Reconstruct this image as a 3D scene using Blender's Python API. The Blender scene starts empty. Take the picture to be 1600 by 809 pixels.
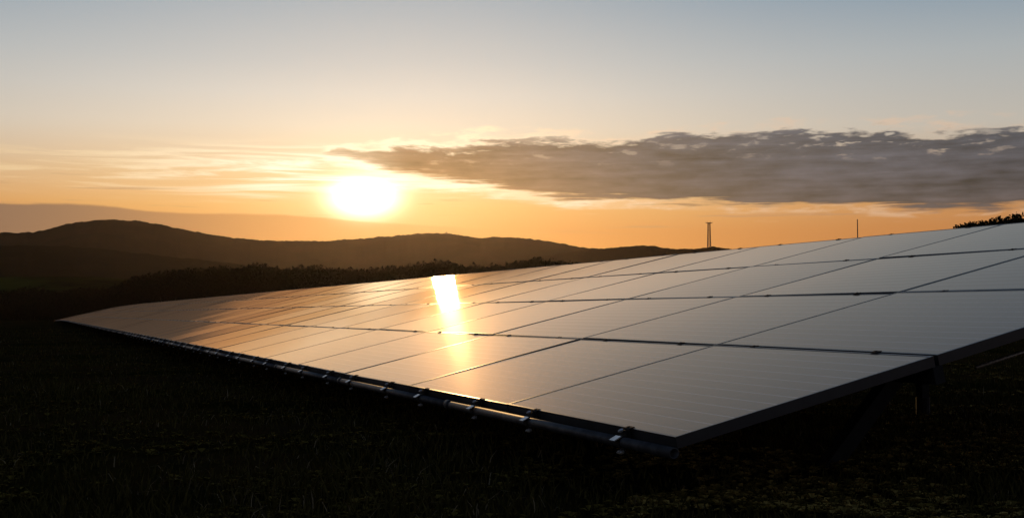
import bpy, bmesh, math, random
from math import radians as R, sin, cos, tan, atan, atan2, pi, sqrt
from mathutils import Vector, Matrix

random.seed(7)
S = bpy.context.scene
COL = S.collection

# ------------------------------------------------------------------ camera
F_PX, CX, CY, HOR = 1895.0, 800.0, 404.5, 490.0      # the photograph's lens, in its own 1600 px
CAM_Z = 0.62
cd = bpy.data.cameras.new('camera')
cam = bpy.data.objects.new('camera', cd)
COL.objects.link(cam)
cd.sensor_width = 36.0
cd.lens = F_PX / 1600.0 * 36.0
cd.clip_start, cd.clip_end = 0.05, 20000.0
PITCH = atan((HOR - CY) / F_PX)
cam.location = (0, 0, CAM_Z)
cam.rotation_euler = (pi / 2 + PITCH, 0, 0)
S.camera = cam

# ------------------------------------------------------------------ sun + sky
SUN_AZ, SUN_EL = R(-7.0), R(5.45)                    # the sun's glow in the sky
LAMP_AZ, LAMP_EL = R(-4.35), R(6.55)                   # where the glint on the glass puts it
sl = bpy.data.lights.new('sun', 'SUN')
sl.energy, sl.angle, sl.color = 1.2, R(1.0), (1.0, 0.58, 0.22)
sun = bpy.data.objects.new('sun', sl)
COL.objects.link(sun)
sun_dir = Vector((sin(LAMP_AZ) * cos(LAMP_EL), cos(LAMP_AZ) * cos(LAMP_EL), sin(LAMP_EL)))
sun.rotation_euler = sun_dir.to_track_quat('Z', 'Y').to_euler()

vs = S.view_settings
vs.view_transform, vs.look = 'Standard', 'None'
vs.exposure, vs.gamma = 0.0, 1.0
vs.use_curve_mapping = False


class NB:
    """a very small expression builder for shader nodes"""
    def __init__(self, tree): self.t = tree
    def n(self, kind, **kw):
        nd = self.t.nodes.new(kind)
        for k, v in kw.items(): setattr(nd, k, v)
        return nd
    def put(self, sock, v):
        if isinstance(v, bpy.types.NodeSocket): self.t.links.new(v, sock)
        elif isinstance(v, (tuple, list)) and len(v) == 3 and sock.type == 'RGBA': sock.default_value = (*v, 1)
        else: sock.default_value = v
    def m(self, op, a, b=None, c=None, clamp=False):
        nd = self.n('ShaderNodeMath', operation=op, use_clamp=clamp)
        for i, v in enumerate((a, b, c)):
            if v is not None: self.put(nd.inputs[i], v)
        return nd.outputs[0]
    def add(self, a, b): return self.m('ADD', a, b)
    def sub(self, a, b): return self.m('SUBTRACT', a, b)
    def mul(self, a, b): return self.m('MULTIPLY', a, b)
    def ss(self, x, e0, e1):                          # smoothstep
        nd = self.n('ShaderNodeMapRange', interpolation_type='SMOOTHSTEP')
        for i, v in enumerate((x, e0, e1, 0.0, 1.0)): self.put(nd.inputs[i], v)
        return nd.outputs[0]
    def curve(self, x, pts):                          # piecewise-linear curve through (x, y) points
        x0, x1 = pts[0][0], pts[-1][0]
        ys = [p[1] for p in pts]
        y0, y1 = min(ys) - 1e-6, max(ys) + 1e-6
        fx = self.m('DIVIDE', self.sub(x, x0), x1 - x0, clamp=True)
        nd = self.n('ShaderNodeFloatCurve')
        cm = nd.mapping; cv = cm.curves[0]
        while len(cv.points) > 2: cv.points.remove(cv.points[1])
        q = [((a - x0) / (x1 - x0), (b - y0) / (y1 - y0)) for a, b in pts]
        cv.points[0].location = q[0]; cv.points[1].location = q[-1]
        for p in q[1:-1]: cv.points.new(*p)
        cm.update()
        self.put(nd.inputs['Value'], fx)
        return self.add(self.mul(nd.outputs[0], y1 - y0), y0)
    def ramp(self, x, stops):
        x0, x1 = stops[0][0], stops[-1][0]
        fx = self.m('DIVIDE', self.sub(x, x0), x1 - x0, clamp=True)
        nd = self.n('ShaderNodeValToRGB')
        el = nd.color_ramp.elements
        while len(el) < len(stops): el.new(0.5)
        for e, (a, c) in zip(el, stops):
            e.position = (a - x0) / (x1 - x0); e.color = (*c, 1)
        self.put(nd.inputs[0], fx)
        return nd.outputs[0]
    def mix(self, f, a, b, blend='MIX'):
        nd = self.n('ShaderNodeMix', data_type='RGBA', blend_type=blend)
        self.put(nd.inputs[0], f); self.put(nd.inputs[6], a); self.put(nd.inputs[7], b)
        return nd.outputs[2]
    def vec(self, x, y, z):
        nd = self.n('ShaderNodeCombineXYZ')
        for i, v in enumerate((x, y, z)): self.put(nd.inputs[i], v)
        return nd.outputs[0]
    def noise(self, v, scale=1.0, detail=4.0, rough=0.55, dist=0.0):
        nd = self.n('ShaderNodeTexNoise', noise_dimensions='3D')
        self.put(nd.inputs['Vector'], v)
        nd.inputs['Scale'].default_value = scale; nd.inputs['Detail'].default_value = detail
        nd.inputs['Roughness'].default_value = rough; nd.inputs['Distortion'].default_value = dist
        return nd.outputs['Fac']
    def scale(self, col, k):
        nd = self.n('ShaderNodeVectorMath', operation='SCALE')
        self.put(nd.inputs[0], col); self.put(nd.inputs['Scale'], k)
        return nd.outputs[0]
    def vadd(self, a, b):
        nd = self.n('ShaderNodeVectorMath', operation='ADD')
        self.put(nd.inputs[0], a); self.put(nd.inputs[1], b)
        return nd.outputs[0]


def L(r, g, b):                                       # sRGB 0..255 -> linear
    f = lambda c: (c / 255 / 12.92) if c / 255 <= 0.04045 else ((c / 255 + 0.055) / 1.055) ** 2.4
    return (f(r), f(g), f(b))
def azel(px, py):                                     # photograph pixel -> azimuth, elevation in degrees
    x, y, z = (px - CX) / F_PX, 1.0, -(py - CY) / F_PX
    y, z = y * cos(PITCH) - z * sin(PITCH), y * sin(PITCH) + z * cos(PITCH)
    return math.degrees(atan2(x, y)), math.degrees(atan2(z, sqrt(x * x + y * y)))

W = bpy.data.worlds.new('World')
S.world = W
W.use_nodes = True
wt = W.node_tree
wt.nodes.clear()
b = NB(wt)
tc = b.n('ShaderNodeTexCoord')
sp = b.n('ShaderNodeSeparateXYZ')
wt.links.new(tc.outputs['Generated'], sp.inputs[0])
X, Y, Z = sp.outputs
DEG = 180 / pi
az = b.mul(b.m('ARCTAN2', X, Y), DEG)
el = b.mul(b.m('ARCSINE', b.m('MAXIMUM', b.m('MINIMUM', Z, 1.0), -1.0)), DEG)
saz, sel = math.degrees(SUN_AZ), math.degrees(SUN_EL)
daz = b.sub(az, saz)
dele = b.sub(el, sel)
# clear air: one gradient towards the sun, one away from it
near = b.ramp(el, [(-5, L(222, 140, 66)), (2.5, L(226, 146, 70)), (3.8, L(226, 148, 76)), (5.0, L(238, 178, 104)), (6.6, L(241, 202, 150)),
                   (8.7, L(232, 215, 193)), (10.2, L(218, 211, 201)), (11.7, L(198, 198, 196)), (14.5, L(168, 178, 186)), (20, L(142, 157, 170)),
                   (32, L(98, 114, 134)), (55, L(56, 74, 100)), (90, L(36, 50, 76))])
far = b.ramp(el, [(-5, L(168, 104, 62)), (2.5, L(178, 112, 62)), (3.8, L(186, 120, 66)), (5.0, L(190, 134, 84)), (6.6, L(190, 160, 132)),
                  (8.4, L(188, 182, 172)), (11.7, L(168, 175, 178)), (14.5, L(132, 153, 170)), (20, L(116, 139, 166)),
                  (32, L(86, 108, 142)), (55, L(48, 64, 90)), (90, L(34, 46, 72))])
g = b.m('EXPONENT', b.mul(b.m('POWER', b.mul(b.m('ABSOLUTE', daz), 1 / 19.0), 2.0), -1.0))
sky = b.mix(g, far, near)
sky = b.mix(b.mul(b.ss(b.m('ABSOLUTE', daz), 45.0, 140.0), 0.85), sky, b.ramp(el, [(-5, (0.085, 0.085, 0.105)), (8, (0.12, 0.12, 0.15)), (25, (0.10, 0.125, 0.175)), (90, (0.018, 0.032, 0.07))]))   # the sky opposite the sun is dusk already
# glow round the sun
e1 = b.add(b.m('POWER', b.m('ABSOLUTE', b.mul(daz, 1 / 1.5)), 2.0), b.m('POWER', b.m('ABSOLUTE', b.mul(dele, 1 / 0.86)), 2.0))
r1 = b.m('SQRT', e1)
core = b.m('EXPONENT', b.mul(b.m('POWER', r1, 2.4), -1.0))
e2 = b.add(b.m('POWER', b.m('ABSOLUTE', b.mul(daz, 1 / 4.6)), 2.0), b.m('POWER', b.m('ABSOLUTE', b.mul(dele, 1 / 2.6)), 2.0))
halo = b.m('EXPONENT', b.mul(e2, -1.0))
sunprox = b.m('EXPONENT', b.mul(b.add(b.m('POWER', b.m('ABSOLUTE', b.mul(daz, 1 / 11.0)), 2.0), b.m('POWER', b.m('ABSOLUTE', b.mul(dele, 1 / 6.0)), 2.0)), -1.0))
sky = b.vadd(sky, b.scale((0.15, 0.19, 0.13), halo))

# --- clouds, drawn out level with the horizon
cv = b.vec(b.mul(az, 0.20), b.mul(el, 1.1), 0.3)
n_big = b.sub(b.noise(cv, 1.0, 5.0, 0.55, 0.15), 0.5)
cv2 = b.vec(b.mul(az, 0.62), b.mul(el, 2.4), 4.7)
n_fine = b.sub(b.noise(cv2, 1.0, 4.0, 0.55, 0.15), 0.5)
cv3 = b.vec(b.mul(az, 0.10), b.mul(el, 1.9), 9.1)
n_wisp = b.noise(cv3, 1.0, 6.0, 0.62, 0.9)
def line(pts):
    return [azel(*p) for p in pts]
bank_top = b.curve(az, line([(505, 243), (540, 239), (620, 236), (700, 230), (770, 224), (900, 222), (1000, 219), (1060, 213), (1150, 210), (1250, 206), (1350, 203), (1450, 207), (1600, 200)]) + [(35, 7.5), (55, 6.4), (75, 5.3)])
bank_bot = b.curve(az, line([(505, 243), (540, 247), (600, 262), (650, 272), (700, 279), (760, 289), (830, 302), (900, 311), (1000, 315), (1100, 319), (1300, 323), (1600, 323)]) + [(35, 4.7), (55, 4.9), (75, 5.3)])
d_top = b.sub(bank_top, el)
d_bot = b.sub(el, bank_bot)
inside = b.ss(az, -9.1, -8.6)
d_top_n = b.add(b.add(d_top, 0.22), b.add(b.mul(n_big, 1.7), b.mul(n_fine, 1.5)))
n_lay = b.sub(b.noise(b.vec(b.mul(az, 0.17), b.mul(el, 3.6), 6.4), 1.0, 5.0, 0.6, 0.2), 0.5)
d_bot_n = b.add(b.add(d_bot, b.curve(az, [(-20, 0.0), (-8, 0.05), (-5, 0.26), (-1, 0.12), (60, 0.10)])), b.add(b.add(b.mul(n_big, 0.5), b.mul(n_lay, 1.25)), b.mul(n_fine, 0.5)))
d_bank = b.m('MINIMUM', d_top_n, d_bot_n)
a_bank = b.mul(b.mul(b.ss(d_bank, 0.0, 0.34), inside), b.curve(az, [(-10, 0.45), (-8.2, 0.6), (-5.5, 0.92), (-4, 1.0), (80, 1.0)]))
# thin lit holes in the upper half of the bank, more of them to the right
hole = b.mul(b.ss(n_fine, 0.05, 0.17), b.ss(d_top, 1.7, 0.5))
hole = b.mul(hole, b.curve(az, [(-20, 0.25), (6, 0.35), (13, 0.5), (15.5, 0.95), (20, 0.95), (23, 0.45), (60, 0.4)]))
cloud_far = b.ramp(el, [(4.4, L(108, 92, 90)), (5.3, L(98, 91, 96)), (6.6, L(96, 94, 103)), (8.6, L(106, 108, 118))])
cloud_near = b.ramp(el, [(4.4, L(216, 148, 84)), (5.6, L(196, 136, 82)), (7.0, L(170, 126, 92)), (8.0, L(166, 134, 112))])
cprox = b.m('EXPONENT', b.mul(b.m('POWER', b.mul(b.m('ABSOLUTE', daz), 1 / 8.5), 2.0), -1.0))
c_bank = b.mix(cprox, cloud_far, cloud_near)
c_bank = b.scale(c_bank, b.add(0.62, b.add(b.add(b.mul(n_fine, 0.9), b.mul(n_lay, 0.85)), b.mul(n_big, 0.9))))
lit = b.mix(sunprox, L(226, 190, 160), (1.2, 1.02, 0.72))
rim = b.mul(b.mul(b.ss(d_bank, -0.45, 0.0), b.ss(d_bank, 0.24, 0.02)), inside)
sky = b.mix(b.mul(rim, b.add(b.mul(sunprox, 0.95), b.mul(b.ss(n_fine, -0.08, 0.15), 0.50))), sky, lit)
sky = b.mix(b.mul(a_bank, b.sub(1.0, b.mul(hole, 0.85))), sky, c_bank)

# bright streaks of high cloud left of the sun and round it
wisp_band = b.mul(b.ss(el, b.sub(5.2, b.mul(b.ss(b.m('ABSOLUTE', daz), 2.0, 5.0), 0.3)), b.add(6.2, b.mul(b.ss(b.m('ABSOLUTE', daz), 5.0, 2.0), 0.5))), b.ss(el, 8.2, 7.0))
wf = b.mul(b.mul(b.ss(n_wisp, 0.46, 0.64), wisp_band), b.sub(1.0, a_bank))
sky = b.mix(b.mul(wf, b.curve(az, [(-60, 0.3), (-25, 0.40), (-14, 0.75), (-9, 1.0), (-2, 0.8), (4, 0.3), (60, 0.2)])), sky, b.mix(sunprox, L(246, 214, 160), (1.2, 1.1, 0.88)))
# thin grey streaks low on the left and under the bank
n_st = b.noise(b.vec(b.mul(az, 0.13), b.mul(el, 3.4), 2.2), 1.0, 5.0, 0.6, 0.4)
st = b.mul(b.mul(b.ss(n_st, 0.57, 0.68), b.mul(b.ss(el, 3.6, 4.4), b.ss(el, 6.8, 5.8))), b.sub(1.0, a_bank))
sky = b.mix(b.mul(st, 0.55), sky, b.mix(cprox, L(172, 132, 104), L(222, 160, 96)))
# low bank along the horizon, left of the sun
low_top = b.curve(az, [(-80, 3.6), (-45, 5.0)] + line([(0, 315), (120, 317), (200, 325), (300, 331), (420, 333), (500, 338), (580, 344), (680, 350), (800, 358)]) + [(6, 3.2), (80, 3.2)])
d_low = b.add(b.sub(low_top, el), b.add(b.mul(n_big, 0.16), b.mul(n_fine, 0.12)))
a_low = b.mul(b.ss(d_low, 0.0, 0.14), b.curve(az, [(-90, 0.7), (-24, 0.92), (-16, 0.85), (-11, 0.75), (-7, 0.55), (-3, 0.35), (2, 0.0), (90, 0.0)]))
c_low = b.mix(b.m('EXPONENT', b.mul(b.m('POWER', b.mul(b.m('ABSOLUTE', daz), 1 / 9.0), 2.0), -1.0)), L(118, 92, 80), L(208, 136, 72))
sky = b.mix(a_low, sky, c_low)
# the disc itself, burnt out, in front of all but the low bank
sky = b.vadd(sky, b.scale((2.6, 2.35, 1.75), b.mul(core, b.sub(1.0, b.mul(a_low, 0.8)))))
# below the horizon: nothing but dark earth-shine
sky = b.mix(b.ss(el, -1.0, -6.0), sky, (0.02, 0.016, 0.012))

nis = b.n('ShaderNodeTexSky', sky_type='NISHITA')
nis.sun_disc = False
nis.sun_elevation, nis.sun_rotation = LAMP_EL, LAMP_AZ
nis.air_density, nis.dust_density = 1.0, 1.5
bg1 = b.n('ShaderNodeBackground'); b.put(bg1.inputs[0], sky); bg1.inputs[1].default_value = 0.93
bg2 = b.n('ShaderNodeBackground'); b.put(bg2.inputs[0], nis.outputs[0]); bg2.inputs[1].default_value = 0.004
ad = b.n('ShaderNodeAddShader')
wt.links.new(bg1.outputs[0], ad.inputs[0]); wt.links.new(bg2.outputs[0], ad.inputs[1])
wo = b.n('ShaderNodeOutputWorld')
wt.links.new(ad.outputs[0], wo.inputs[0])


# ------------------------------------------------------------------ helpers
def material(name, color, rough=0.8, metal=0.0, spec=0.5, vary=0.0, vscale=1.0, bump=0.0, bscale=40.0, color2=None, obj_coords=True):
    m = bpy.data.materials.new(name); m.use_nodes = True
    t = m.node_tree; k = NB(t); bs = t.nodes['Principled BSDF']
    bs.inputs['Roughness'].default_value = rough; bs.inputs['Metallic'].default_value = metal
    bs.inputs['Specular IOR Level'].default_value = spec
    co = k.n('ShaderNodeTexCoord').outputs['Object']
    if vary or color2:
        f = k.noise(co, vscale, 6.0, 0.62)
        c2 = color2 or tuple(c * (1 - vary) for c in color)
        k.put(bs.inputs['Base Color'], k.mix(k.ss(f, 0.36, 0.64), color, c2))
    else:
        bs.inputs['Base Color'].default_value = (*color, 1)
    if bump:
        bp = k.n('ShaderNodeBump'); bp.inputs['Strength'].default_value = bump
        k.put(bp.inputs['Height'], k.noise(co, bscale, 5.0, 0.6))
        t.links.new(bp.outputs[0], bs.inputs['Normal'])
    return m

def link(name, me, mat=None, parent=None, **props):
    o = bpy.data.objects.new(name, me); COL.objects.link(o)
    if mat and me is not None and not me.materials: me.materials.append(mat)
    if parent: o.parent = parent
    for k, v in props.items(): o[k] = v
    return o
def mesh(name, verts, faces, smooth=False):
    me = bpy.data.meshes.new(name); me.from_pydata([tuple(v) for v in verts], [], faces); me.update()
    if smooth:
        for p in me.polygons: p.use_smooth = True
    return me
class MB:
    """collects shapes into one mesh"""
    def __init__(self): self.v, self.f = [], []
    def box(self, c, s, M=None):
        i = len(self.v)
        for dx in (-.5, .5):
            for dy in (-.5, .5):
                for dz in (-.5, .5):
                    p = Vector((c[0] + dx * s[0], c[1] + dy * s[1], c[2] + dz * s[2]))
                    self.v.append(M @ p if M else p)
        for q in ((0, 1, 3, 2), (4, 6, 7, 5), (0, 4, 5, 1), (2, 3, 7, 6), (0, 2, 6, 4), (1, 5, 7, 3)):
            self.f.append(tuple(i + k for k in q))
        return self
    def tube(self, p, q, r0, r1=None, n=8, cap=True):
        p, q = Vector(p), Vector(q); r1 = r0 if r1 is None else r1
        d = (q - p).normalized(); a = d.orthogonal().normalized(); c = d.cross(a)
        i = len(self.v)
        for P, r in ((p, r0), (q, r1)):
            for k in range(n):
                t = 2 * pi * k / n
                self.v.append(P + a * (r * cos(t)) + c * (r * sin(t)))
        for k in range(n):
            self.f.append((i + k, i + (k + 1) % n, i + n + (k + 1) % n, i + n + k))
        if cap:
            self.f.append(tuple(i + k for k in range(n))[::-1]); self.f.append(tuple(i + n + k for k in range(n)))
        return self
    def bar(self, p, q, w, h, up=(0, 0, 1)):
        p, q = Vector(p), Vector(q); d = (q - p).normalized()
        s = d.cross(Vector(up)).normalized() * (w / 2); u = s.cross(d).normalized() * (h / 2)
        i = len(self.v)
        for P in (p, q): self.v += [P - s - u, P + s - u, P + s + u, P - s + u]
        for a_, b_, c_, d_ in ((0, 1, 5, 4), (1, 2, 6, 5), (2, 3, 7, 6), (3, 0, 4, 7), (3, 2, 1, 0), (4, 5, 6, 7)):
            self.f.append((i + a_, i + b_, i + c_, i + d_))
        return self
    def me(self, name, smooth=False): return mesh(name, self.v, self.f, smooth)
def spline(pts, x):
    """monotone-looking interpolation through (x, y) points"""
    if x <= pts[0][0]: return pts[0][1]
    if x >= pts[-1][0]: return pts[-1][1]
    for k in range(len(pts) - 1):
        if pts[k][0] <= x <= pts[k + 1][0]:
            x0, y0 = pts[k]; x1, y1 = pts[k + 1]
            t = (x - x0) / (x1 - x0)
            m0 = (y1 - pts[k - 1][1]) / (x1 - pts[k - 1][0]) if k > 0 else (y1 - y0) / (x1 - x0)
            m1 = (pts[k + 2][1] - y0) / (pts[k + 2][0] - x0) if k + 2 < len(pts) else (y1 - y0) / (x1 - x0)
            h = x1 - x0
            return (2*t**3 - 3*t*t + 1) * y0 + (t**3 - 2*t*t + t) * h * m0 + (-2*t**3 + 3*t*t) * y1 + (t**3 - t*t) * h * m1
from mathutils import noise as mnoise
def fbm(x, y, z=0.0, o=5): return mnoise.fractal(Vector((x, y, z)), 1.0, 2.0, o)

# ------------------------------------------------------------------ ground
def ground_z(x, y):
    r = sqrt(x * x + y * y)
    z = 0.05 * fbm(x * 0.25, y * 0.25) * min(1, r / 4) + 0.016 * fbm(x * 1.3, y * 1.3, 3.0)
    fall = max(0.0, r - 125.0)
    z -= 0.0009 * fall * fall if fall < 120 else 0.0009 * 120 * 120 + (fall - 120) * 0.03
    return max(z, -24.0)
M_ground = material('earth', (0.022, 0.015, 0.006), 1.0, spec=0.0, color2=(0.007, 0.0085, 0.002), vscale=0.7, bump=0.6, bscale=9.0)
v, f = [], []
NA = 240
radii = [0.0] + [0.5 * 1.055 ** k for k in range(165)]
for ri, r in enumerate(radii):
    for k in range(NA):
        t = 2 * pi * k / NA
        v.append((r * sin(t), r * cos(t), ground_z(r * sin(t), r * cos(t))))
for ri in range(len(radii) - 1):
    for k in range(NA):
        a_, b_ = ri * NA + k, ri * NA + (k + 1) % NA
        f.append((a_, a_ + NA, b_ + NA, b_))
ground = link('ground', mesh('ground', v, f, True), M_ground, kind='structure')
R_OUT = radii[-1]

# ------------------------------------------------------------------ hills
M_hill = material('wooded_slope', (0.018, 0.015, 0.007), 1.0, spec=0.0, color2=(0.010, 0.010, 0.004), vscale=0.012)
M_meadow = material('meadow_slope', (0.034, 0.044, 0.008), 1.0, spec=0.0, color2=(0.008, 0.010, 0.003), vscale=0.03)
def hill(name, prof, r0, mat, depth_front, depth_back, rough, bumps, na=900, az0=-48, az1=48, nr=34, seed=0.0, zb=-26.0):
    pa = sorted(azel(px, py) for px, py in prof)
    v, f = [], []
    for i in range(na + 1):
        a = az0 + (az1 - az0) * i / na
        e = spline(pa, a)
        edge = min(1.0, (a - az0) / 8, (az1 - a) / 8)
        for k in range(nr + 1):
            t = k / nr * 2 - 1                        # -1 front foot, 0 crest, 1 back foot
            rr = r0 + (t * depth_front if t < 0 else t * depth_back)
            zc = CAM_Z + tan(R(e)) * r0
            w = 0.5 + 0.5 * cos(pi * min(1, abs(t)))
            w = w ** 0.9
            x, y = rr * sin(R(a)), rr * cos(R(a))
            z = zb + (zc - zb) * w * max(0.02, edge)
            z += rough * fbm(x / (r0 * 0.10), y / (r0 * 0.10), seed) * max(0.0, 0.82 - w) * 4 * w * 1.6
            z += bumps * (fbm(x / 9.0, y / 9.0, seed + 5, 4) * 0.6 + 0.3 * fbm(x / 60.0, y / 60.0, seed + 9, 3))
            v.append((x, y, z))
    n1 = nr + 1
    for i in range(na):
        for k in range(nr):
            f.append((i * n1 + k, i * n1 + k + 1, (i + 1) * n1 + k + 1, (i + 1) * n1 + k))
    return link(name, mesh(name, v, f, True), mat, kind='structure')
FAR = 1600.0
far_prof = [(-700, 392), (-500, 380), (-300, 372), (-150, 366), (0, 366), (55, 364), (100, 354), (150, 346.5), (195, 347), (250, 353), (300, 363), (345, 371), (400, 376.5), (480, 378.5),
            (540, 377), (600, 372), (640, 368.5), (690, 367), (730, 371), (752, 374), (765, 372.5), (800, 373), (850, 378), (900, 386.5), (930, 390), (1000, 392), (1150, 394), (1400, 400), (1700, 405), (2200, 396), (2600, 405)]
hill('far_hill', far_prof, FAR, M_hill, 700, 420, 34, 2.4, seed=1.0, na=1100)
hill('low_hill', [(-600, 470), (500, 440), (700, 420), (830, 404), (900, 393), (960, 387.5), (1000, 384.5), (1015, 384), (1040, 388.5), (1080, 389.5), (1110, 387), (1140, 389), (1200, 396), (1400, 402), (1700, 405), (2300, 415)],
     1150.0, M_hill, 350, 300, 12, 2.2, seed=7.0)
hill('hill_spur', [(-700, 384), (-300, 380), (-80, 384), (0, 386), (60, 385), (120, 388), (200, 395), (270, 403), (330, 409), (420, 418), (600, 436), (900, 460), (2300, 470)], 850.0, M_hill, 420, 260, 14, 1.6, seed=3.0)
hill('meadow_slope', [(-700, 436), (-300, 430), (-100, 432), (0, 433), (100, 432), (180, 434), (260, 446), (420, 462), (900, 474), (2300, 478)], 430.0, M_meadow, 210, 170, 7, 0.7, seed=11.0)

# ------------------------------------------------------------------ the solar array
AZ_T, TILT = R(21.56), R(13.40)
ORG = Vector((0.477, 3.604, CAM_Z - 0.366))           # near lower corner of the glass field
PU, PV = 1.372, 1.0                                    # panel pitch along the table and up the slope
U = Vector((-sin(AZ_T), cos(AZ_T), 0.0))
Hh = Vector((cos(AZ_T), sin(AZ_T), 0.0))
V = Hh * cos(TILT) + Vector((0, 0, 1)) * sin(TILT)
N = V.cross(U) * -1
if N.z < 0: N = -N
NCOL, NROW = 75, 4
def sag(c):                                            # the table follows the ground as it falls away at its far end
    t = max(0.0, c - 46.0)
    return -0.00020 * t * t
def TP(a, v_, n_):                                     # table point: metres along, up the slope, off the plane
    return ORG + U * a + V * v_ + N * n_ + Vector((0, 0, sag(a / PU)))
TM = Matrix((U, V, N)).transposed()                    # table axes -> world

# materials
def glass_mat():
    m = bpy.data.materials.new('panel_glass'); m.use_nodes = True
    t = m.node_tree; k = NB(t); bs = t.nodes['Principled BSDF']
    co = k.n('ShaderNodeTexCoord').outputs['Object']
    s = k.n('ShaderNodeSeparateXYZ'); t.links.new(co, s.inputs[0])
    rnd = k.n('ShaderNodeObjectInfo').outputs['Random']
    fy = k.m('FRACT', k.mul(s.outputs[1], 1 / 0.078))
    busbar = k.m('LESS_THAN', k.m('ABSOLUTE', k.sub(fy, 0.5)), 0.040)
    fx = k.m('FRACT', k.mul(s.outputs[0], 1 / 0.156))
    gap = k.m('LESS_THAN', k.m('ABSOLUTE', k.sub(fx, 0.5)), 0.010)
    st = k.vec(k.mul(s.outputs[0], 0.6), k.mul(s.outputs[1], 26.0), k.mul(rnd, 40.0))
    streak = k.noise(st, 1.0, 3.0, 0.6)
    dust = k.noise(co, 3.0, 6.0, 0.6)
    base = k.mix(busbar, (0.012, 0.013, 0.019), (0.34, 0.33, 0.35))
    base = k.mix(k.mul(gap, 0.25), base, (0.20, 0.20, 0.21))
    base = k.mix(k.mul(k.ss(streak, 0.50, 0.72), 0.10), base, (0.30, 0.28, 0.27))
    base = k.mix(k.mul(k.ss(dust, 0.45, 0.75), 0.11), base, (0.26, 0.22, 0.18))
    # coated glass: a clear reflection with a faint warm tint, and a soft bloom from its stippled surface
    t.nodes.remove(bs)
    df = k.n('ShaderNodeBsdfDiffuse'); k.put(df.inputs['Color'], base)
    g1 = k.n('ShaderNodeBsdfGlossy', distribution='BECKMANN'); k.put(g1.inputs['Color'], (1.0, 0.82, 0.67))
    k.put(g1.inputs['Roughness'], k.add(0.060, k.add(k.mul(k.sub(dust, 0.5), 0.02), k.mul(rnd, 0.012))))
    g2 = k.n('ShaderNodeBsdfGlossy', distribution='GGX'); k.put(g2.inputs['Color'], (1.0, 0.78, 0.56)); g2.inputs['Roughness'].default_value = 0.50
    gm = k.n('ShaderNodeMixShader'); gm.inputs[0].default_value = 0.33
    g3 = k.n('ShaderNodeBsdfGlossy', distribution='GGX'); k.put(g3.inputs['Color'], (1.0, 0.84, 0.74)); g3.inputs['Roughness'].default_value = 0.13
    gs = k.n('ShaderNodeMixShader'); gs.inputs[0].default_value = 0.018
    t.links.new(g1.outputs[0], gs.inputs[1]); t.links.new(g3.outputs[0], gs.inputs[2])
    t.links.new(gs.outputs[0], gm.inputs[1]); t.links.new(g2.outputs[0], gm.inputs[2])
    fr_ = k.n('ShaderNodeFresnel'); fr_.inputs['IOR'].default_value = 1.62
    mx = k.n('ShaderNodeMixShader'); F_ = fr_.outputs[0]; k.put(mx.inputs[0], k.m('MINIMUM', k.add(k.mul(F_, 0.7), k.mul(k.mul(F_, F_), 1.2)), 0.97))
    t.links.new(df.outputs[0], mx.inputs[1]); t.links.new(gm.outputs[0], mx.inputs[2])
    # an orange film at grazing angles, painting the warm evening sheen into the far glass
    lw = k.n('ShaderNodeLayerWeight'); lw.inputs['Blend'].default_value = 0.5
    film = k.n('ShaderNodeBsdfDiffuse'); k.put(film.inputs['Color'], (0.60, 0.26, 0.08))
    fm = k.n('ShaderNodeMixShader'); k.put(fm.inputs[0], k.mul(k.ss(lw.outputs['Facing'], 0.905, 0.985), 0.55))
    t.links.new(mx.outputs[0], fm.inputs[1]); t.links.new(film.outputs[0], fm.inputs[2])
    t.links.new(fm.outputs[0], t.nodes['Material Output'].inputs['Surface'])
    return m
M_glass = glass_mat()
M_frame = material('anodised_aluminium', (0.024, 0.025, 0.028), 0.36, metal=0.0, spec=0.5, vary=0.25, vscale=18.0)
M_back = material('backsheet', (0.03, 0.03, 0.03), 0.7)
M_steel = material('galvanised_steel', (0.060, 0.062, 0.068), 0.58, metal=0.6, color2=(0.030, 0.031, 0.034), vscale=22.0, bump=0.08, bscale=60.0)
M_dark = material('weathered_steel', (0.016, 0.016, 0.016), 0.8, metal=0.0, spec=0.2, vary=0.5, vscale=12.0)
M_bright = material('bright_zinc', (0.75, 0.75, 0.75), 0.42, metal=0.8, vary=0.25, vscale=50.0)

array = link('solar_array', None, label='long ground-mounted solar array of dark glass panels reflecting the sunset', category='solar array')

GU, GV = 0.007, 0.017                                  # joints between columns and between rows
LU, LV, TH, LIP = PU - GU, PV - GV, 0.036, 0.009
fr = MB()                                              # panel frame: four bars with a thin lip standing over the glass
for s in (-1, 1):
    fr.box((0, s * (LV / 2 - LIP / 2), -TH / 2 + 0.0012), (LU, LIP, TH))
    fr.box((s * (LU / 2 - LIP / 2), 0, -TH / 2 + 0.0012), (LIP, LV - 2 * LIP - 0.0004, TH))
    fr.box((0, s * (LV / 2 - 0.022), -TH + 0.0030), (LU - 0.03, 0.026, 0.0026))
me_frame = fr.me('panel_frame')
gl = MB().box((0, 0, -0.0025), (LU - 2 * LIP - 0.0006, LV - 2 * LIP - 0.0006, 0.005))
me_glass = gl.me('panel_glass')
for q, m_ in ((me_frame, M_frame), (me_glass, M_glass)): q.materials.append(m_)
for c in range(NCOL):
    for j in range(NROW):
        a = c * PU + PU / 2; vv = j * PV + PV / 2
        P0 = TP(a, vv, 0)
        slope = (sag(c + 1) - sag(c)) / PU
        jit = 0.0034
        Rj = Matrix.Rotation(random.uniform(-1, 1) * jit, 3, 'X') @ Matrix.Rotation(random.uniform(-1, 1) * jit - slope, 3, 'Y')
        p = link('solar_panel', me_frame, parent=array)
        p.matrix_local = Matrix.Translation(P0) @ (TM @ Rj).to_4x4()
        link('glass', me_glass, parent=p)

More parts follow.
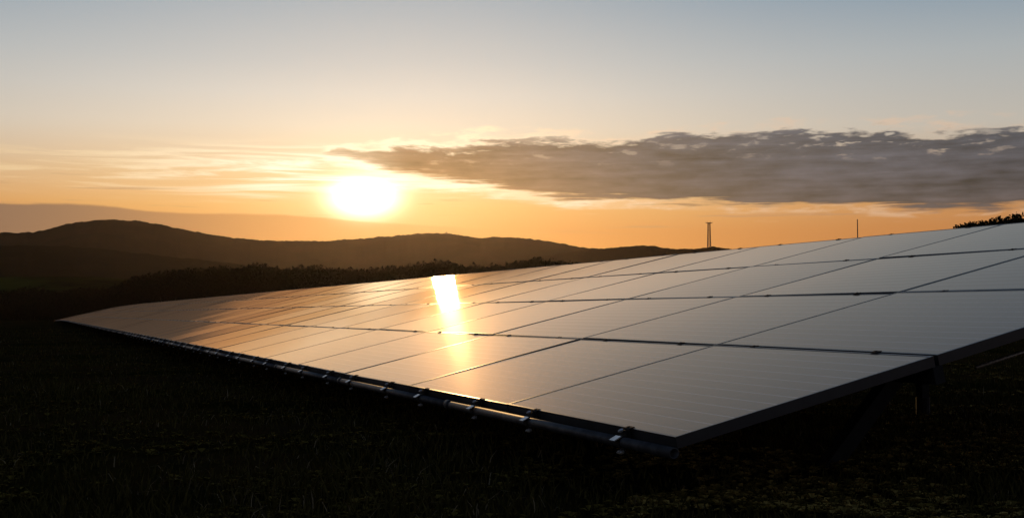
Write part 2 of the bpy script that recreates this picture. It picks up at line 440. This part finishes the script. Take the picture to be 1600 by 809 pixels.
NFAR = 92                                              # beyond the 300 panels that can be told apart: the far end, as one part
fp = MB()
for c in range(NCOL, NFAR):
    for j in range(NROW):
        fp.box((0, 0, -0.012), (LU, LV, 0.026), Matrix.Translation(TP((c + .5) * PU, (j + .5) * PV, 0)) @ TM.to_4x4())
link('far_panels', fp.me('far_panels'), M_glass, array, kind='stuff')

# clamps on the row joints: two per panel
cl = MB().box((0, 0, 0.0024), (0.038, 0.022, 0.0022)).box((0, 0, -0.018), (0.045, 0.010, 0.038)).tube((0, 0, 0.0034), (0, 0, 0.0058), 0.0050, n=6)
me_clamp = cl.me('panel_clamp'); me_clamp.materials.append(M_dark)
cl2 = MB().box((0, 0.001, 0.0026), (0.040, 0.020, 0.0026)).box((0, -0.010, -0.020), (0.040, 0.004, 0.044)).tube((0, -0.002, 0.0039), (0, -0.002, 0.0066), 0.005, n=6)
me_eclamp = cl2.me('edge_clamp'); me_eclamp.materials.append(M_dark)
CL = (0.22, 0.78)
rest = MB()
def place(name, me, a, vv, n_=0.0, flip=False):
    o = link(name, me, parent=array)
    Mx = TM @ Matrix.Rotation(pi, 3, 'Z') if flip else TM
    o.matrix_local = Matrix.Translation(TP(a, vv, n_)) @ Mx.to_4x4()
    return o
for c in range(NCOL):
    for q in CL:
        a = (c + q) * PU
        for j in range(1, NROW + 1):
            if c < 14: place('panel_clamp' if j < NROW else 'edge_clamp', me_clamp if j < NROW else me_eclamp, a, j * PV - (0 if j < NROW else 0.008), 0.0, j == NROW)
            else: rest.box((0, 0, 0.003), (0.055, 0.03, 0.004), Matrix.Translation(TP(a, j * PV, 0)) @ TM.to_4x4())
link('far_clamps', rest.me('far_clamps'), M_dark, array, kind='stuff')

# the pipe along the lower edge, hung from brackets
PIPE_V, PIPE_N, PIPE_R = -0.026, -0.036, 0.0170
SEG = PU * 1.5
n_seg = int(NCOL * PU / SEG) + 1
def tubemesh(name, length, r, n=20, wall=0.004):
    v, f = [], []
    for x in (0, length):
        for rr in (r, r - wall):
            for k in range(n):
                t = 2 * pi * k / n
                v.append((x, rr * cos(t), rr * sin(t)))
    for k in range(n):
        k2 = (k + 1) % n
        f += [(k, 2 * n + k, 2 * n + k2, k2), (n + k, n + k2, 3 * n + k2, 3 * n + k), (k, k2, n + k2, n + k), (2 * n + k, 3 * n + k, 3 * n + k2, 2 * n + k2)]
    return mesh(name, v, f, True)
me_pipe = tubemesh('edge_pipe', SEG - 0.004, PIPE_R); me_pipe.materials.append(M_steel)
me_slv = tubemesh('pipe_sleeve', 0.05, PIPE_R + 0.0035, 20, 0.003); me_slv.materials.append(M_steel)
a0 = -0.035
for k in range(n_seg):
    a = a0 + k * SEG
    if a + SEG > NCOL * PU + 0.4: break
    o = place('edge_pipe', me_pipe, a, PIPE_V, PIPE_N)
    if k:
        s_ = link('sleeve', me_slv, parent=o); s_.location = (-0.025, 0, 0)
# bracket: saddle over the pipe, bright plate, two bolts
bk = MB()
for k in range(9):
    t0, t1 = pi * (k / 9) - pi * 0.15, pi * ((k + 1) / 9) - pi * 0.15
    r_ = PIPE_R + 0.003
    p, q = Vector((0, -r_ * cos(t0), r_ * sin(t0))), Vector((0, -r_ * cos(t1), r_ * sin(t1)))
    bk.bar(p, q, 0.034, 0.003, up=((p + q) / 2))
bk.box((0, 0.012, 0.012), (0.034, 0.004, 0.05)).box((0, -0.004, -PIPE_R - 0.010), (0.034, 0.004, 0.022))
me_bk = bk.me('pipe_bracket'); me_bk.materials.append(M_dark)
pl = MB().box((0, -0.016, PIPE_R + 0.006), (0.036, 0.028, 0.003), Matrix.Rotation(R(14), 4, 'X'))
me_pl = pl.me('bracket_plate'); me_pl.materials.append(M_bright)
bo = MB().tube((0, 0, 0), (0, -0.011, 0), 0.0062, n=6).tube((0, -0.011, 0), (0, -0.016, 0), 0.0032, n=6)
me_bo = bo.me('bolt'); me_bo.materials.append(M_bright)
for c in range(NCOL):
    for q in CL:
        a = (c + q) * PU
        if c < 34:
            o = place('pipe_bracket', me_bk, a, PIPE_V, PIPE_N)
            if c < 16:
                link('plate', me_pl, parent=o)
                for dx, dz in ((-0.009, -PIPE_R - 0.012), (0.009, -PIPE_R - 0.012), (0.0, PIPE_R + 0.020)):
                    w_ = link('bolt', me_bo, parent=o); w_.location = (dx, -0.006 if dz < 0 else 0.010, dz)
        if c < 20: place('edge_clamp', me_eclamp, a, 0.008, 0.0)

# what carries it: purlins along the joints, rafters up the slope, legs
PUR_N = -TH - 0.0305
for j in (0.14, 1.0, 2.0, 3.0, 3.9):
    pm = MB()
    for c in range(0, NFAR - 2, 5):
        p, q = TP(c * PU + (0.004 if c or j > 0.5 else 0.6), j * PV, PUR_N), TP((c + 5) * PU, j * PV, PUR_N)
        pm.bar(p, q, 0.04, 0.058, up=N)
    link('purlin', pm.me('purlin'), M_dark, array)
RAF_N = PUR_N - 0.030 - 0.046
def on_ground(P): return Vector((P.x, P.y, ground_z(P.x, P.y) - 0.12))
k = 0
while 0.5 + 1.5 * k < NFAR:
    c = 0.5 + 1.5 * k; a = c * PU
    link('rafter', MB().bar(TP(a, 1.15, RAF_N), TP(a, 3.97, RAF_N), 0.045, 0.090, up=N).me('rafter'), M_steel, array)
    foot = on_ground(TP(a + 0.03, 0.98, 0)); top = TP(a + 0.05, 1.46, RAF_N - 0.02)
    link('front_leg', MB().bar(foot, top, 0.06, 0.06, up=U).me('front_leg'), M_dark, array)
    top2 = TP(a + 0.05, 3.33, RAF_N - 0.02); foot2 = Vector((top2.x, top2.y, on_ground(top2).z))
    link('rear_leg', MB().bar(foot2, top2, 0.055, 0.055, up=U).tube(foot2, foot2 + Vector((0, 0, 0.24)), 0.042, n=12).me('rear_leg'), M_dark, array)
    link('brace', MB().bar(top2 + Vector((0, 0, -0.42)), TP(a + 0.05, 2.2, RAF_N - 0.02), 0.04, 0.04, up=U).me('brace'), M_dark, array)
    k += 1

link('glint_tube', MB().tube(TP(0.50 * PU, 1.75, RAF_N - 0.12), TP(0.50 * PU, 3.9, RAF_N - 0.12), 0.009, n=10).me('glint_tube', True), M_bright, array)  # thin bright tube, added to stand in for the glint along the rafter

# ------------------------------------------------------------------ masts
def at(px, py, depth): return Vector(((px - CX) / F_PX * depth, depth, CAM_Z + (HOR - py) / F_PX * depth))
M_mast = material('painted_steel', (0.10, 0.08, 0.07), 0.6, metal=0.3, color2=(0.16, 0.06, 0.05), vscale=0.15)
D = 1140.0
base = at(1108.5, 389.5, D); topz = at(1108.5, 347.5, D).z
tw = link('lattice_tower', None, label='slim lattice tower with a flat platform on the low hill behind the array', category='tower')
tw.location = base - Vector((0, 0, 2)); Ht = topz - base.z + 2
def corner(t, k, w0=1.6, w1=1.05):
    w = w0 + (w1 - w0) * t; s = ((-1, -1), (1, -1), (1, 1), (-1, 1))[k % 4]
    return Vector((s[0] * w, s[1] * w, Ht * t))
for k in range(4): link('leg', MB().tube(corner(0, k), corner(0.96, k), 0.22, 0.17, n=5).me('leg'), M_mast, tw)
br = MB(); nb = 9
for i in range(nb):
    t0, t1 = 0.96 * i / nb, 0.96 * (i + 1) / nb
    for k in range(4):
        br.tube(corner(t0, k), corner(t1, k + 1), 0.17, n=4); br.tube(corner(t0, k + 1), corner(t1, k), 0.17, n=4); br.tube(corner(t1, k), corner(t1, k + 1), 0.2, n=4)
link('bracing', br.me('bracing'), M_mast, tw)
pf = MB().tube((0, 0, Ht * 0.97), (0, 0, Ht * 0.985), 1.2, 3.3, n=12).tube((0, 0, Ht * 0.985), (0, 0, Ht * 0.993), 3.3, n=12)
link('platform', pf.me('platform'), M_mast, tw)
an = MB()
for k in range(6): an.tube((3.1 * cos(k), 3.1 * sin(k), Ht), (3.1 * cos(k), 3.1 * sin(k), Ht + 1.2), 0.09, n=4)
link('antenna', an.me('antenna'), M_mast, tw)

D = 190.0
pole = link('mast', None, label='thin bare pole rising behind the top edge of the array', category='pole')
pb = at(1341, 372, D); pole.location = (pb.x, pb.y, ground_z(pb.x, pb.y) - 0.3)
Hp = at(1341, 343.5, D).z - pole.location.z
link('shaft', MB().tube((0, 0, 0), (0, 0, Hp * 0.6), 0.14, 0.11, n=10).tube((0, 0, Hp * 0.6), (0, 0, Hp), 0.105, 0.075, n=10).me('shaft'), M_mast, pole)
link('cap', MB().tube((0, 0, Hp), (0, 0, Hp + 0.12), 0.10, 0.05, n=8).me('cap'), M_mast, pole)

D = FAR
pole = link('hilltop_mast', None, label='tiny mast on the crest of the far hill below the sun', category='mast')
pb = at(697, 369, D); pole.location = pb - Vector((0, 0, 3)); Hp = at(697, 362, D).z - pole.location.z
link('shaft', MB().tube((0, 0, 0), (0, 0, Hp), 0.45, 0.3, n=6).me('shaft'), M_mast, pole)
link('crossarm', MB().bar((-2.2, 0, Hp * 0.86), (2.2, 0, Hp * 0.86), 0.4, 0.5).me('crossarm'), M_mast, pole)

# ------------------------------------------------------------------ trees
M_bark = material('bark', (0.045, 0.034, 0.024), 0.95, vary=0.4, vscale=6.0)
def leaf_mat(name, c1, c2):
    m = bpy.data.materials.new(name); m.use_nodes = True
    t = m.node_tree; k = NB(t); bs = t.nodes['Principled BSDF']
    g_ = k.n('ShaderNodeNewGeometry').outputs['Random Per Island']
    k.put(bs.inputs['Base Color'], k.mix(g_, c1, c2))
    bs.inputs['Roughness'].default_value = 0.7; bs.inputs['Specular IOR Level'].default_value = 0.0
    return m
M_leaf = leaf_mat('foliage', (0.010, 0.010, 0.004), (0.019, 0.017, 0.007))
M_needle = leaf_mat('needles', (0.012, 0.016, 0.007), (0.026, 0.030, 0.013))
rnd = random.Random(3)
def leaf_quad(v, f, p, s, rn):
    a = Vector((rn.gauss(0, 1), rn.gauss(0, 1), rn.gauss(0, 1))).normalized(); c = a.orthogonal().normalized()
    q = a.cross(c); i = len(v); a = c * s; c = q * (s * 0.62)
    v += [p - a, p + c, p + a, p - c]; f.append((i, i + 1, i + 2, i + 3))
def broadleaf(seed, leaves=15000, leaf=0.0125):
    """unit tree, 1 m tall: returns trunk mesh and crown mesh"""
    rn = random.Random(seed); tr = MB(); v, f = [], []
    lean = Vector((rn.uniform(-.03, .03), rn.uniform(-.03, .03), 0.42))
    tr.tube((0, 0, -0.03), lean, 0.028, 0.017, n=8)
    clumps = []
    for i in range(17):
        a = rn.uniform(0, 2 * pi); h = rn.uniform(0.36, 0.86); w = (0.32 if h < 0.66 else 0.22) * rn.uniform(0.5, 1.1)
        c = Vector((cos(a) * w, sin(a) * w, h)); clumps.append((c, rn.uniform(0.08, 0.15)))
        s_ = lean * rn.uniform(0.7, 1.0)
        tr.tube(s_, s_.lerp(c, 0.9), 0.011, 0.004, n=5)
    clumps.append((Vector((rn.uniform(-.04, .04), 0, 0.88)), 0.12)); clumps.append((Vector((0, 0, 0.62)), 0.24))
    for i in range(leaves):
        c, r_ = rn.choice(clumps)
        d = Vector((rn.gauss(0, 1), rn.gauss(0, 1), rn.gauss(0, 0.85))).normalized() * (r_ * rn.random() ** 0.40 * rn.uniform(0.85, 1.06))
        leaf_quad(v, f, c + d, leaf * rn.uniform(0.6, 1.5), rn)
    return tr.me('trunk', True), mesh('crown', v, f)
def conifer(seed, leaves=2600):
    rn = random.Random(seed); tr = MB(); v, f = [], []
    tr.tube((0, 0, -0.03), (0, 0, 0.97), 0.022, 0.004, n=8)
    for i in range(64):
        h = 0.10 + 0.86 * (i / 64) ; a = i * 2.399 + rn.uniform(-.3, .3)
        ln = (0.30 * (1 - h) ** 0.8 + 0.02) * rn.uniform(0.7, 1.15)
        p = Vector((0, 0, h)); q = Vector((cos(a) * ln, sin(a) * ln, h - ln * 0.22 + 0.02))
        tr.tube(p, q, 0.005, 0.002, n=4)
        for m_ in range(int(16 + 170 * ln)):
            t = rn.uniform(0.12, 1.04); w = 0.030 * (1.15 - t) + 0.008
            leaf_quad(v, f, p.lerp(q, t) + Vector((rn.gauss(0, w), rn.gauss(0, w), rn.gauss(0, w * 0.6))), 0.015 * rn.uniform(0.6, 1.4), rn)
    return tr.me('trunk', True), mesh('crown', v, f)
KINDS = [broadleaf(20 + i) for i in range(6)]
for t_, c_ in KINDS: t_.materials.append(M_bark); c_.materials.append(M_leaf)
DENSE = [broadleaf(60 + i, 24000, 0.015) for i in range(3)]
for t_, c_ in DENSE: t_.materials.append(M_bark); c_.materials.append(M_leaf)
CON = conifer(5); CON[0].materials.append(M_bark); CON[1].materials.append(M_needle)
def tree(name, kind, loc, h, w, rz, label, cat='tree', group=None):
    o = link(name, None, label=label, category=cat)
    if group: o['group'] = group
    o.location = loc; o.scale = (h * w, h * w, h); o.rotation_euler.z = rz
    link('trunk', kind[0], parent=o); link('crown', kind[1], parent=o)
    return o
# the dark wood between the array and the hills: crown tops follow the photograph's outline
wood = [(-140, 452), (-60, 446), (0, 452), (50, 446), (100, 453), (140, 447), (180, 440), (215, 430), (260, 419), (310, 414), (360, 412), (410, 410), (460, 412), (510, 415), (550, 418), (585, 418), (615, 413), (645, 409), (690, 407.5), (725, 410), (760, 409), (800, 406), (830, 403), (858, 402), (885, 409), (930, 420), (1000, 430)]
for row, (depth, dy, step) in enumerate(((250.0, 0, 15.5), (226.0, 9, 17.0), (204.0, 24, 23.0))):
    px = -70.0
    while px < (900 if row == 0 else 720):
        d = depth * rnd.uniform(0.96, 1.05)
        x = px + rnd.uniform(-5, 5)
        top_y = spline(wood, x) + dy + rnd.uniform(-3.0, 5.0)
        P = at(x, top_y, d); gz = ground_z(P.x, P.y)
        h = P.z - gz
        far_px = x > 640
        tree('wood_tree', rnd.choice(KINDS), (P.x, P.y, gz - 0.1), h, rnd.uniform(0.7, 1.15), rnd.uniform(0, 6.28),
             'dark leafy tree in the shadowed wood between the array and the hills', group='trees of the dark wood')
        px += step * rnd.uniform(0.75, 1.25)
# bushes and the conifer above the array's right-hand end
def right_tree(name, kind, px, py, d, w, rz, lab, grp='trees above the right end of the array'):
    P = at(px, py, d); gz = ground_z(P.x, P.y)
    tree(name, kind, (P.x, P.y, gz - 0.1), P.z - gz, w, rz, lab, group=grp)
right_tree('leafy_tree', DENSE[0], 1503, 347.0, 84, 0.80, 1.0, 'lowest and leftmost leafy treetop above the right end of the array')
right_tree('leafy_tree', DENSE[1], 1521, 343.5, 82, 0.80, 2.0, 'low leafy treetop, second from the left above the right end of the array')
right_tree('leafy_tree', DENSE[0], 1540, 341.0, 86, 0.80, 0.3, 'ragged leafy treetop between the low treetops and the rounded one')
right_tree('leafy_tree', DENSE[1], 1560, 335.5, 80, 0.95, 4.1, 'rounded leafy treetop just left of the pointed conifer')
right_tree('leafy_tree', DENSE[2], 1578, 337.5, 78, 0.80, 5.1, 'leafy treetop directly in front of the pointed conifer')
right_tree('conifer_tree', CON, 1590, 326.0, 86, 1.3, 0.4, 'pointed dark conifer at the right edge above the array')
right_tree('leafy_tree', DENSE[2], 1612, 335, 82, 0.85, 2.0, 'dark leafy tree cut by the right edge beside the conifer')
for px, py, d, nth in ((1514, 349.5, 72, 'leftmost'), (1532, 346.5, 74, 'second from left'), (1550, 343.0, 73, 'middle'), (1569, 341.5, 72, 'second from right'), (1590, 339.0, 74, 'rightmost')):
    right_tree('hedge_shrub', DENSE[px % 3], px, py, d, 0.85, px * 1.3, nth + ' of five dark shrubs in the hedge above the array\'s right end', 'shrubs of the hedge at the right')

# ------------------------------------------------------------------ grass and weeds
def blades(name, count, seed, rmin, rmax, hgt, wid, mat, half=30.0, lean=0.5, patch=0.5, clump=1):
    rn = random.Random(seed); v, f = [], []
    done = 0; tries = 0
    while done < count and tries < count * 6:
        tries += 1
        a = R(rn.uniform(-half, half)); r_ = rmin * (rmax / rmin) ** (rn.random() ** 0.8)
        x, y = r_ * sin(a), r_ * cos(a)
        if fbm(x * 0.9, y * 0.9, seed) * 0.6 + rn.uniform(-.5, .5) < patch - 0.5: continue
        z = ground_z(x, y)
        for _ in range(clump):
            h = hgt * rn.uniform(0.35, 1.25) * (1.0 + 0.5 * fbm(x * 0.5, y * 0.5, 8.0)); t = rn.uniform(0, 2 * pi); l = h * lean * rn.uniform(0.2, 1.3)
            w = wid * rn.uniform(0.6, 1.3) * (1 + r_ * 0.03)
            ox, oy = (rn.gauss(0, .03), rn.gauss(0, .03)) if clump > 1 else (0, 0)
            p = Vector((x + ox, y + oy, z - 0.01)); s = Vector((cos(t), sin(t), 0)) * w
            t2 = rn.uniform(0, 2 * pi); d = Vector((cos(t2), sin(t2), 0))
            i = len(v)
            m_ = p + d * l * 0.35 + Vector((0, 0, h * 0.6)); e = p + d * l + Vector((0, 0, h * (0.95 if l < h else 0.55)))
            v.extend((p - s, p + s, m_ - s * 0.75, m_ + s * 0.75, e))
            f.append((i, i + 1, i + 3, i + 2)); f.append((i + 2, i + 3, i + 4))
            done += 1
    return link(name, mesh(name, v, f), mat)
M_grass = leaf_mat('grass_blades', (0.018, 0.018, 0.004), (0.070, 0.055, 0.016))
M_dry = leaf_mat('dry_stalks', (0.03, 0.022, 0.012), (0.22, 0.17, 0.10))
o = blades('grass', 110000, 1, 2.4, 60.0, 0.06, 0.0035, M_grass); o['kind'] = 'stuff'; o['label'] = 'short dark grass covering the field round the array'; o['category'] = 'grass'
o = blades('dry_grass', 4000, 2, 2.4, 30.0, 0.07, 0.0022, M_dry, lean=1.3, patch=0.6); o['kind'] = 'stuff'; o['label'] = 'scattered dry pale stalks lying in the dark grass'; o['category'] = 'grass'
def weeds(count, seed, half0, half1, rmax):
    rn = random.Random(seed); v, f = [], []
    for _ in range(count):
        a = R(rn.uniform(half0, half1)); r_ = 2.5 * (rmax / 2.5) ** rn.random()
        x, y = r_ * sin(a), r_ * cos(a)
        if fbm(x * 1.1, y * 1.1, 2.0) < -0.05: continue
        z = ground_z(x, y); n_ = rn.randint(5, 9); sz = rn.uniform(0.012, 0.032)
        for k in range(n_):
            t = 2 * pi * k / n_ + rn.uniform(-.3, .3); d = Vector((cos(t), sin(t), 0)); s = Vector((-sin(t), cos(t), 0)) * sz * 0.34
            up = rn.uniform(0.15, 0.9); p = Vector((x, y, z + sz * 0.3)); i = len(v)
            v.extend((p, p + d * sz * 0.55 + s + Vector((0, 0, sz * up * .7)), p + d * sz * 1.15 + Vector((0, 0, sz * up * .6)), p + d * sz * 0.55 - s + Vector((0, 0, sz * up * .7))))
            f.append((i, i + 1, i + 2, i + 3))
    return mesh('weeds', v, f)
M_weed = leaf_mat('weed_leaves', (0.030, 0.026, 0.006), (0.15, 0.11, 0.025))
link('weeds', weeds(16000, 4, -30, 32, 24.0), M_weed, kind='stuff', label='low broad-leaved weeds scattered over the ground', category='weeds')

M_cover = leaf_mat('lightened_weed_leaves', (0.07, 0.055, 0.014), (0.36, 0.26, 0.08))  # weed colour lightened to brighten the shaded ground behind the legs
link('ground_cover', weeds(9000, 12, 5, 34, 16.0), M_cover, kind='stuff', label='yellowish weeds beside the near end of the array, lightened to lift the shade', category='weeds')

# ------------------------------------------------------------------ haze
hz = bpy.data.materials.new('haze'); hz.use_nodes = True
ht = hz.node_tree; ht.nodes.clear()
pv = ht.nodes.new('ShaderNodeVolumePrincipled')
pv.inputs['Color'].default_value = (0.97, 0.80, 0.72, 1); pv.inputs['Density'].default_value = 1.8e-5; pv.inputs['Anisotropy'].default_value = 0.84
ho = ht.nodes.new('ShaderNodeOutputMaterial'); ht.links.new(pv.outputs[0], ho.inputs['Volume'])
hm = MB().box((0, 0, (150 - 30) / 2), (2 * (R_OUT + 30), 2 * (R_OUT + 30), 180))
link('haze', hm.me('haze'), hz, kind='stuff', label='thin warm evening haze over the valley', category='haze')
print('R_OUT', R_OUT)
